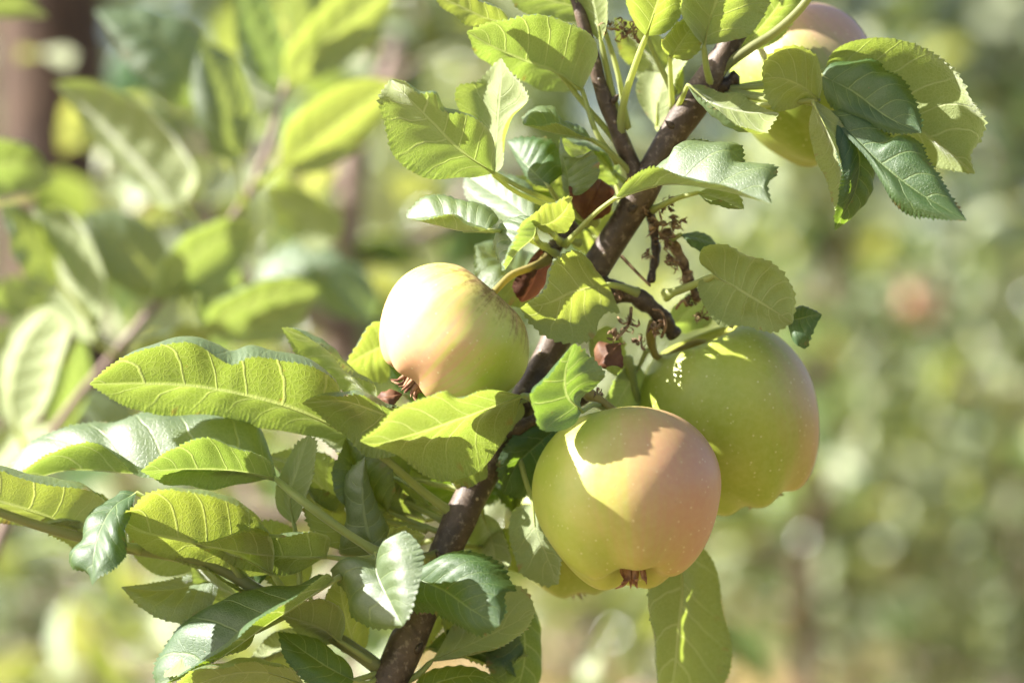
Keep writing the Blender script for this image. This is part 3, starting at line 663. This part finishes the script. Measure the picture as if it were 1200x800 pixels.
# dead leaves caught in the cluster
def dead(m, a, b, f, da, db): leaf(tree, m, a, b, f, da, db, None, M_DEAD, teeth=.5, wav=3.0, arch=.25, name='dead_leaf', midrib=False)
dead('640,284,32 632,308,30 624,333,28 611,354,27', '645,292 640,320 628,345', '634,290 612,326 604,342', 'U', 8, -4)
dead('683,257,27 692,240,22 700,225,22 704,210,24', '676,245 680,222 692,212', '700,255 714,240 716,222', 'U', -6, 8)
dead('700,430,24 708,418,20 718,410,20 728,402,22', '698,415 708,405', '710,432 725,418', 'U', 6, -4)
dead('440,468,-4 452,465,-8 462,463,-8 472,462,-4', '446,461 460,459', '448,472 462,470', 'U', 3, -3)
settle(tree, (-.13, 0, GROUND))

# ------------------------------------------------------------------ apples
def apple(px, py, y, w_px, h_px, stem_dir, label, blush_dir, blush_amt, seed, stalk=None, russet=.5, calyx=True, small=False, seg=(96, 64), group='apples on the tree', **mk):
    g = np.random.default_rng(seed)
    c = at(px, py, y/1000); k = PXM*(D + y/1000)/D
    Rr = w_px*k/2; H = h_px*k/2
    root = empty('apple', c); tag(root, label, 'apple', group)
    nth, nph = seg
    th = np.linspace(0, 2*np.pi, nth, endpoint=False); ph = np.linspace(0, np.pi, nph)
    TH, PH = np.meshgrid(th, ph, indexing='xy')      # rows = ph
    r = np.sin(PH)**.90 * (1 + .075*np.cos(PH))
    bot = np.clip((PH - 1.7)/1.2, 0, 1); topm = np.clip((1.1 - PH)/.9, 0, 1)
    p5 = g.uniform(0, 6)
    r = r * (1 + .06*bot**1.5*np.cos(5*TH + p5) + .022*topm*np.cos(5*TH + p5) + .012*np.cos(2*TH + p5) + .012*np.cos(3*TH+2*p5))
    for q in range(7): r = r * (1 + .005*np.sin(g.integers(2, 7)*TH + g.uniform(2, 6)*PH + g.uniform(0, 6))*np.sin(PH))
    z = np.cos(PH)*1.0 - .46*np.exp(-(PH/.25)**2) + .34*np.exp(-((np.pi-PH)/.25)**2)
    z = z - .07*bot*np.cos(5*TH + p5)*np.sin(PH)*1.2
    z = z + .03*np.cos(TH + p5)*np.sin(PH)
    loc = np.stack([r*np.cos(TH)*Rr, r*np.sin(TH)*Rr, z*H*1.04], -1).reshape(-1, 3)
    zax = unit(np.array(stem_dir, float)); xax = unit(np.cross([0, 1, .2], zax)); yax = np.cross(zax, xax)
    RM = np.stack([xax, yax, zax], 1)
    V = loc @ RM.T
    i, j = np.meshgrid(np.arange(nph-1), np.arange(nth), indexing='ij')
    F = np.stack([i*nth+j, (i+1)*nth+j, (i+1)*nth+(j+1) % nth, i*nth+(j+1) % nth], -1).reshape(-1, 4)
    co = np.stack([np.cos(TH), np.sin(TH), PH/np.pi], -1).reshape(-1, 3)
    sk = mesh_from('skin', V, F, apple_material('apple_skin', blush_dir, blush_amt, russet, **mk), root, attrs={'apple_co': co})
    zt = (1-.46)*H*1.04; zb = -(1-.34)*H*1.04
    a0 = zax*(zt - .004)
    if stalk: pp = [a0, zax*(zt + .012)] + [at(*q[:2], q[2]/1000) - c for q in parse(stalk)]
    else: pp = [a0, zax*(zt+.010), zax*(zt+.022) + np.array([-.003, .002, .004])]
    sp = catmull(np.array(pp), 18)
    tube('stalk', sp, .0013*np.array([1.1]*12 + [1.15, 1.25, 1.4, 1.6, 1.9, 2.1]), M_STALK, root, 10, .05, seed)
    if calyx:
        Vs, Fs, kk = [], [], 0
        for q in (0, 1, 2, 3, 4, 5, 6.5, 7.5, 8.5, 9.5):
            a = q*2*np.pi/5 + g.uniform(-.2, .2)
            if q == 5: # dry tuft in the middle
                path = catmull([zax*zb, zax*(zb-.005), zax*(zb-.0105)], 6); rr = np.array([2.2, 2.0, 1.7, 1.3, .9, .3])*.001
            else:
                out = RM @ np.array([math.cos(a), math.sin(a), 0])
                path = catmull([zax*(zb+.001)+out*.002, zax*(zb-.005)+out*.0040, zax*(zb-.009)+out*g.uniform(.002, .005), zax*(zb-.0108)+out*g.uniform(.004, .009)], 6)
                rr = np.array([1.1, 1.2, 1.0, .8, .5, .15])*.0012
            Vv, Ff = tube_arrays(path, rr, 7, .2, seed+int(q)); Ff = tris(Ff); Vs.append(Vv); Fs.append(Ff+kk); kk += len(Vv)
        mesh_from('calyx', np.vstack(Vs), np.vstack(Fs), M_CALYX, root)
    return root

apple(735, 584, -6, 216, 205, (-.05, .34, .94), 'nearest round green apple with rosy right cheek and dry calyx below', (.88, -.40, .18), .85, 11, '706,470,10 690,462,20', .25, lo=-.35, hi=1.0, blush=(.49, .22, .15))
apple(857, 490, 50, 207, 218, (-.36, -.12, .92), 'large green apple half hidden behind the nearest rosy one', (.95, .25, .15), .7, 12, '772,420,42 762,395,38 768,378,34', .2, green=(.26, .32, .032), yellow=(.34, .38, .055), lo=-.05, hi=.95, blush=(.44, .20, .14))
apple(531, 396, 8, 181, 152, (.66, .08, .74), 'sunlit cream and pink apple with russet shoulder left of the stem', (-.75, -.6, -.1), .8, 13, '600,322,18 625,312,26 642,302,30', .85, rz=(.15, .33), green=(.38, .42, .045), yellow=(.50, .51, .12), lo=-.1, hi=1.0, blush=(.60, .26, .19), stk=1.5)
apple(948, 100, 66, 172, 184, (-.45, 0, .89), 'apple behind the fanned leaves at the upper right', (.2, 0, .9), .8, 14, '880,50,45 858,70,30', .3, green=(.22, .29, .032), yellow=(.28, .34, .05), lo=-.1, hi=.9, blush=(.58, .30, .26))  # shade of the leaves put into the skin as a darker green
apple(668, 618, 68, 150, 156, (-.1, -.25, .96), 'shaded green apple peeping out low behind the nearest apple', (.2, .9, .2), .2, 15, '640,500,50 615,490,40', .2, green=(.25, .31, .035), yellow=(.30, .34, .05))

# ------------------------------------------------------------------ soft apple shoot behind, left
shoot = empty('apple_tree')
tag(shoot, 'blurred leafy apple shoot filling the left side behind the sharp branch', 'tree')
GY = .30
def GL(m, a, b, f='D', da=0, db=0, dz=0, mat=None, p=None):
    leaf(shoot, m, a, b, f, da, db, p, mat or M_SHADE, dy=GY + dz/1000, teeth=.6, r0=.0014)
pts = [at(x, y, GY + z/1000) for x, y, z in parse('20,580,0 70,495,0 130,420,5 182,358,10 240,290,20 285,240,30 315,170,40 335,100,50 350,20,60 360,-60,70')]
P = catmull(np.vstack([[np.array([-.40, .30, GROUND-.05]), np.array([-.38, .30, -.8]), np.array([-.33, .30, -.35])], pts]), 80)
tube('stem', P, np.interp(P[:, 2], [GROUND, -.3, .0, .25], [.010, .0038, .0024, .0012]), M_FARBARK, shoot, 12, .04, 21)
G = [('215,240,0 165,190,0 110,135,0 62,97,0', '234,205 216,165 165,113 110,92', '190,242 150,192 100,135', 'D', -10, 10, 0, '245,275,10'),
 ('235,120,20 210,70,20 170,35,20 110,12,20', '250,62 236,30 180,6', '212,122 172,82 135,40', 'U', 14, -12, 0, '270,200,20'),
 ('280,190,10 272,140,10 260,95,10 235,48,10', '297,160 299,110 277,65', '253,180 233,130 228,90', 'U', 6, -6, 0, '285,240,25'),
 ('328,192,0 370,165,0 420,128,0 464,97,0', '333,140 370,104 420,90', '360,197 412,172 452,130', 'D', -10, 12, 0, '300,215,25'),
 ('335,100,40 370,60,40 410,25,40 465,-20,40', '330,60 370,8 420,-20', '362,92 405,70 442,30', 'D', -8, 10, 0, None),
 ('112,402,-10 92,350,-10 70,300,-10 38,244,-10', '130,330 116,280 80,243', '90,392 62,340 42,290', 'D', -8, 10, 0, '135,415,5'),
 ('70,332,-20 50,300,-20 30,270,-20 3,240,-20', '62,290 47,255 25,238', '48,327 20,290', 'U', 10, -8, 0, '110,380,-10'),
 ('-40,215,0 0,195,0 30,192,0 64,212,0', '-10,158 30,160', '0,224 35,222', 'D', -10, 8, 0, None),
 ('-40,-8,0 0,2,0 28,6,0 57,20,0', '-5,-18 30,-8', '0,16 30,18', 'D', -6, 8, 0, None),
 ('238,388,-20 280,362,-20 320,346,-20 374,338,-20', '248,350 300,323 345,322', '270,397 320,392 352,370', 'D', -10, 10, 0, '215,330,10'),
 ('402,275,60 370,255,60 340,238,60 308,220,60', '402,245 370,220 335,212', '375,290 335,265', 'D', -8, 8, 0, None),
 ('205,348,20 172,312,20 140,277,20 98,250,20', '210,300 182,258 140,243', '165,343 128,312 106,280', 'U', 14, -12, 0, '215,325,15'),
 ('20,505,-30 12,450,-30 28,400,-30 62,358,-30', '52,482 84,430 88,385', '-12,460 -2,400 30,368', 'D', -8, 8, 0, '40,545,-5'),
 ('178,352,0 215,312,0 250,285,0 295,263,0', '188,300 225,262 262,250', '212,348 252,328 284,300', 'D', -10, 8, 0, None),
 ('335,112,60 315,60,60 295,20,60 278,-25,60', '342,60 322,0', '303,92 283,40', 'U', 10, -8, 0, None),
 ('362,85,50 352,40,50 345,0,50 335,-50,50', '378,50 372,0 355,-30', '345,60 330,20', 'D', 6, -6, 0, None),
 ('440,375,120 420,345,120 395,320,120 365,300,120', '446,340 420,305 390,295', '415,372 385,345', 'U', 10, -10, 0, None),
 ('300,330,90 330,310,90 360,300,90 400,300,90', '310,300 350,280 380,285', '325,332 365,322', 'U', 14, -8, 0, None),
 ('150,430,-10 185,410,-10 215,395,-10 250,392,-10', '160,400 195,380 225,380', '180,435 220,420', 'D', -8, 8, 0, None),
 ('60,520,20 80,480,20 90,440,20 95,395,20', '78,510 108,460 108,420', '55,490 70,440', 'U', 8, -8, 0, None),
 ('0,330,40 20,350,40 45,375,40 60,410,40', '20,325 52,350 64,385', '-10,355 20,385', 'D', 8, -8, 0, None),
 ('270,300,40 255,340,40 250,380,40 262,420,40', '285,320 282,365 275,400', '250,320 238,370', 'U', 8, -8, 0, None),
 ('-20,560,10 10,540,10 30,515,10 60,500,10', '-10,525 25,500', '10,560 45,525', 'D', 8, -8, 0, None),
 ('170,520,60 140,490,60 110,470,60 75,455,60', '170,490 140,460 105,450', '145,515 110,495', 'U', 10, -8, 0, None)]
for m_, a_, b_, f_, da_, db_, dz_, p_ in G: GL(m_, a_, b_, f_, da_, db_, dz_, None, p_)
settle(shoot, (-.40, .30, GROUND))

# ------------------------------------------------------------------ trees of the rows behind
def T(px, y, *a, **k): return bg_tree('apple_tree', px_x(px, y), y, *a, **k)
T(452, .95, 1.75, .95, .30, 260, 'slim apple tree straight behind the sunlit apple, its trunk pale', 31, trunk_r=.022)
T(330, 1.9, 1.30, .6, .40, 340, 'bushy apple tree behind the blurred left shoot', 32, trunk_r=.03)
T(960, 3.4, 1.75, .85, .55, 700, 'apple tree with thin dark trunk below the right apple', 33, trunk_r=.032, bark=M_OLDBARK)
T(690, 4.4, 1.5, .5, .65, 700, 'apple tree behind the hanging leaf under the nearest apple', 34)
T(1190, 4.6, 1.35, .40, .75, 1000, 'low broad apple tree at the right edge', 35)
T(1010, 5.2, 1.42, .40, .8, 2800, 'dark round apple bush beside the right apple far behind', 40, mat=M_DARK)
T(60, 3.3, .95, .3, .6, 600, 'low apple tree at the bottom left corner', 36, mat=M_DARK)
T(800, 7.0, 1.6, .5, .8, 600, 'apple tree between the two thin trunks in the distance', 37)
T(1060, 7.6, 1.5, .45, .9, 700, 'distant apple tree below the grey hedge at right', 38)
T(560, 6.0, 2.6, .6, 1.0, 1800, 'distant apple tree behind the top cluster of leaves', 39)
bg_tree('old_tree', px_x(75, 4.2), 4.2, 4.5, 2.4, 1.5, 900, 'thick dark brown old trunk in the upper left corner', 51, trunk_r=.17, bark=M_OLDBARK, group=None)
for i, px in enumerate((-250, 60, 330, 620, 900, 1180, 1450)):
    y = 13 + (i % 3)*1.5
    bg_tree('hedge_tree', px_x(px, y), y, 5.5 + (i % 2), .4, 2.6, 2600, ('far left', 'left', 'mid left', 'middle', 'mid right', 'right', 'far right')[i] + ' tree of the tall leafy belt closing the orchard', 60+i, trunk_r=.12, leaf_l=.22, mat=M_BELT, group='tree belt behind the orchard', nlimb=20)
# fruit on the rows behind
apple(1075, 348, 3500, 58, 66, (0, 0, 1), 'blurred rosy apple floating in the foliage far right', (-.5, -.6, .3), 1.0, 81, None, .2, seg=(32, 24), blush=(.60, .30, .22), lo=-1.2, hi=.2)
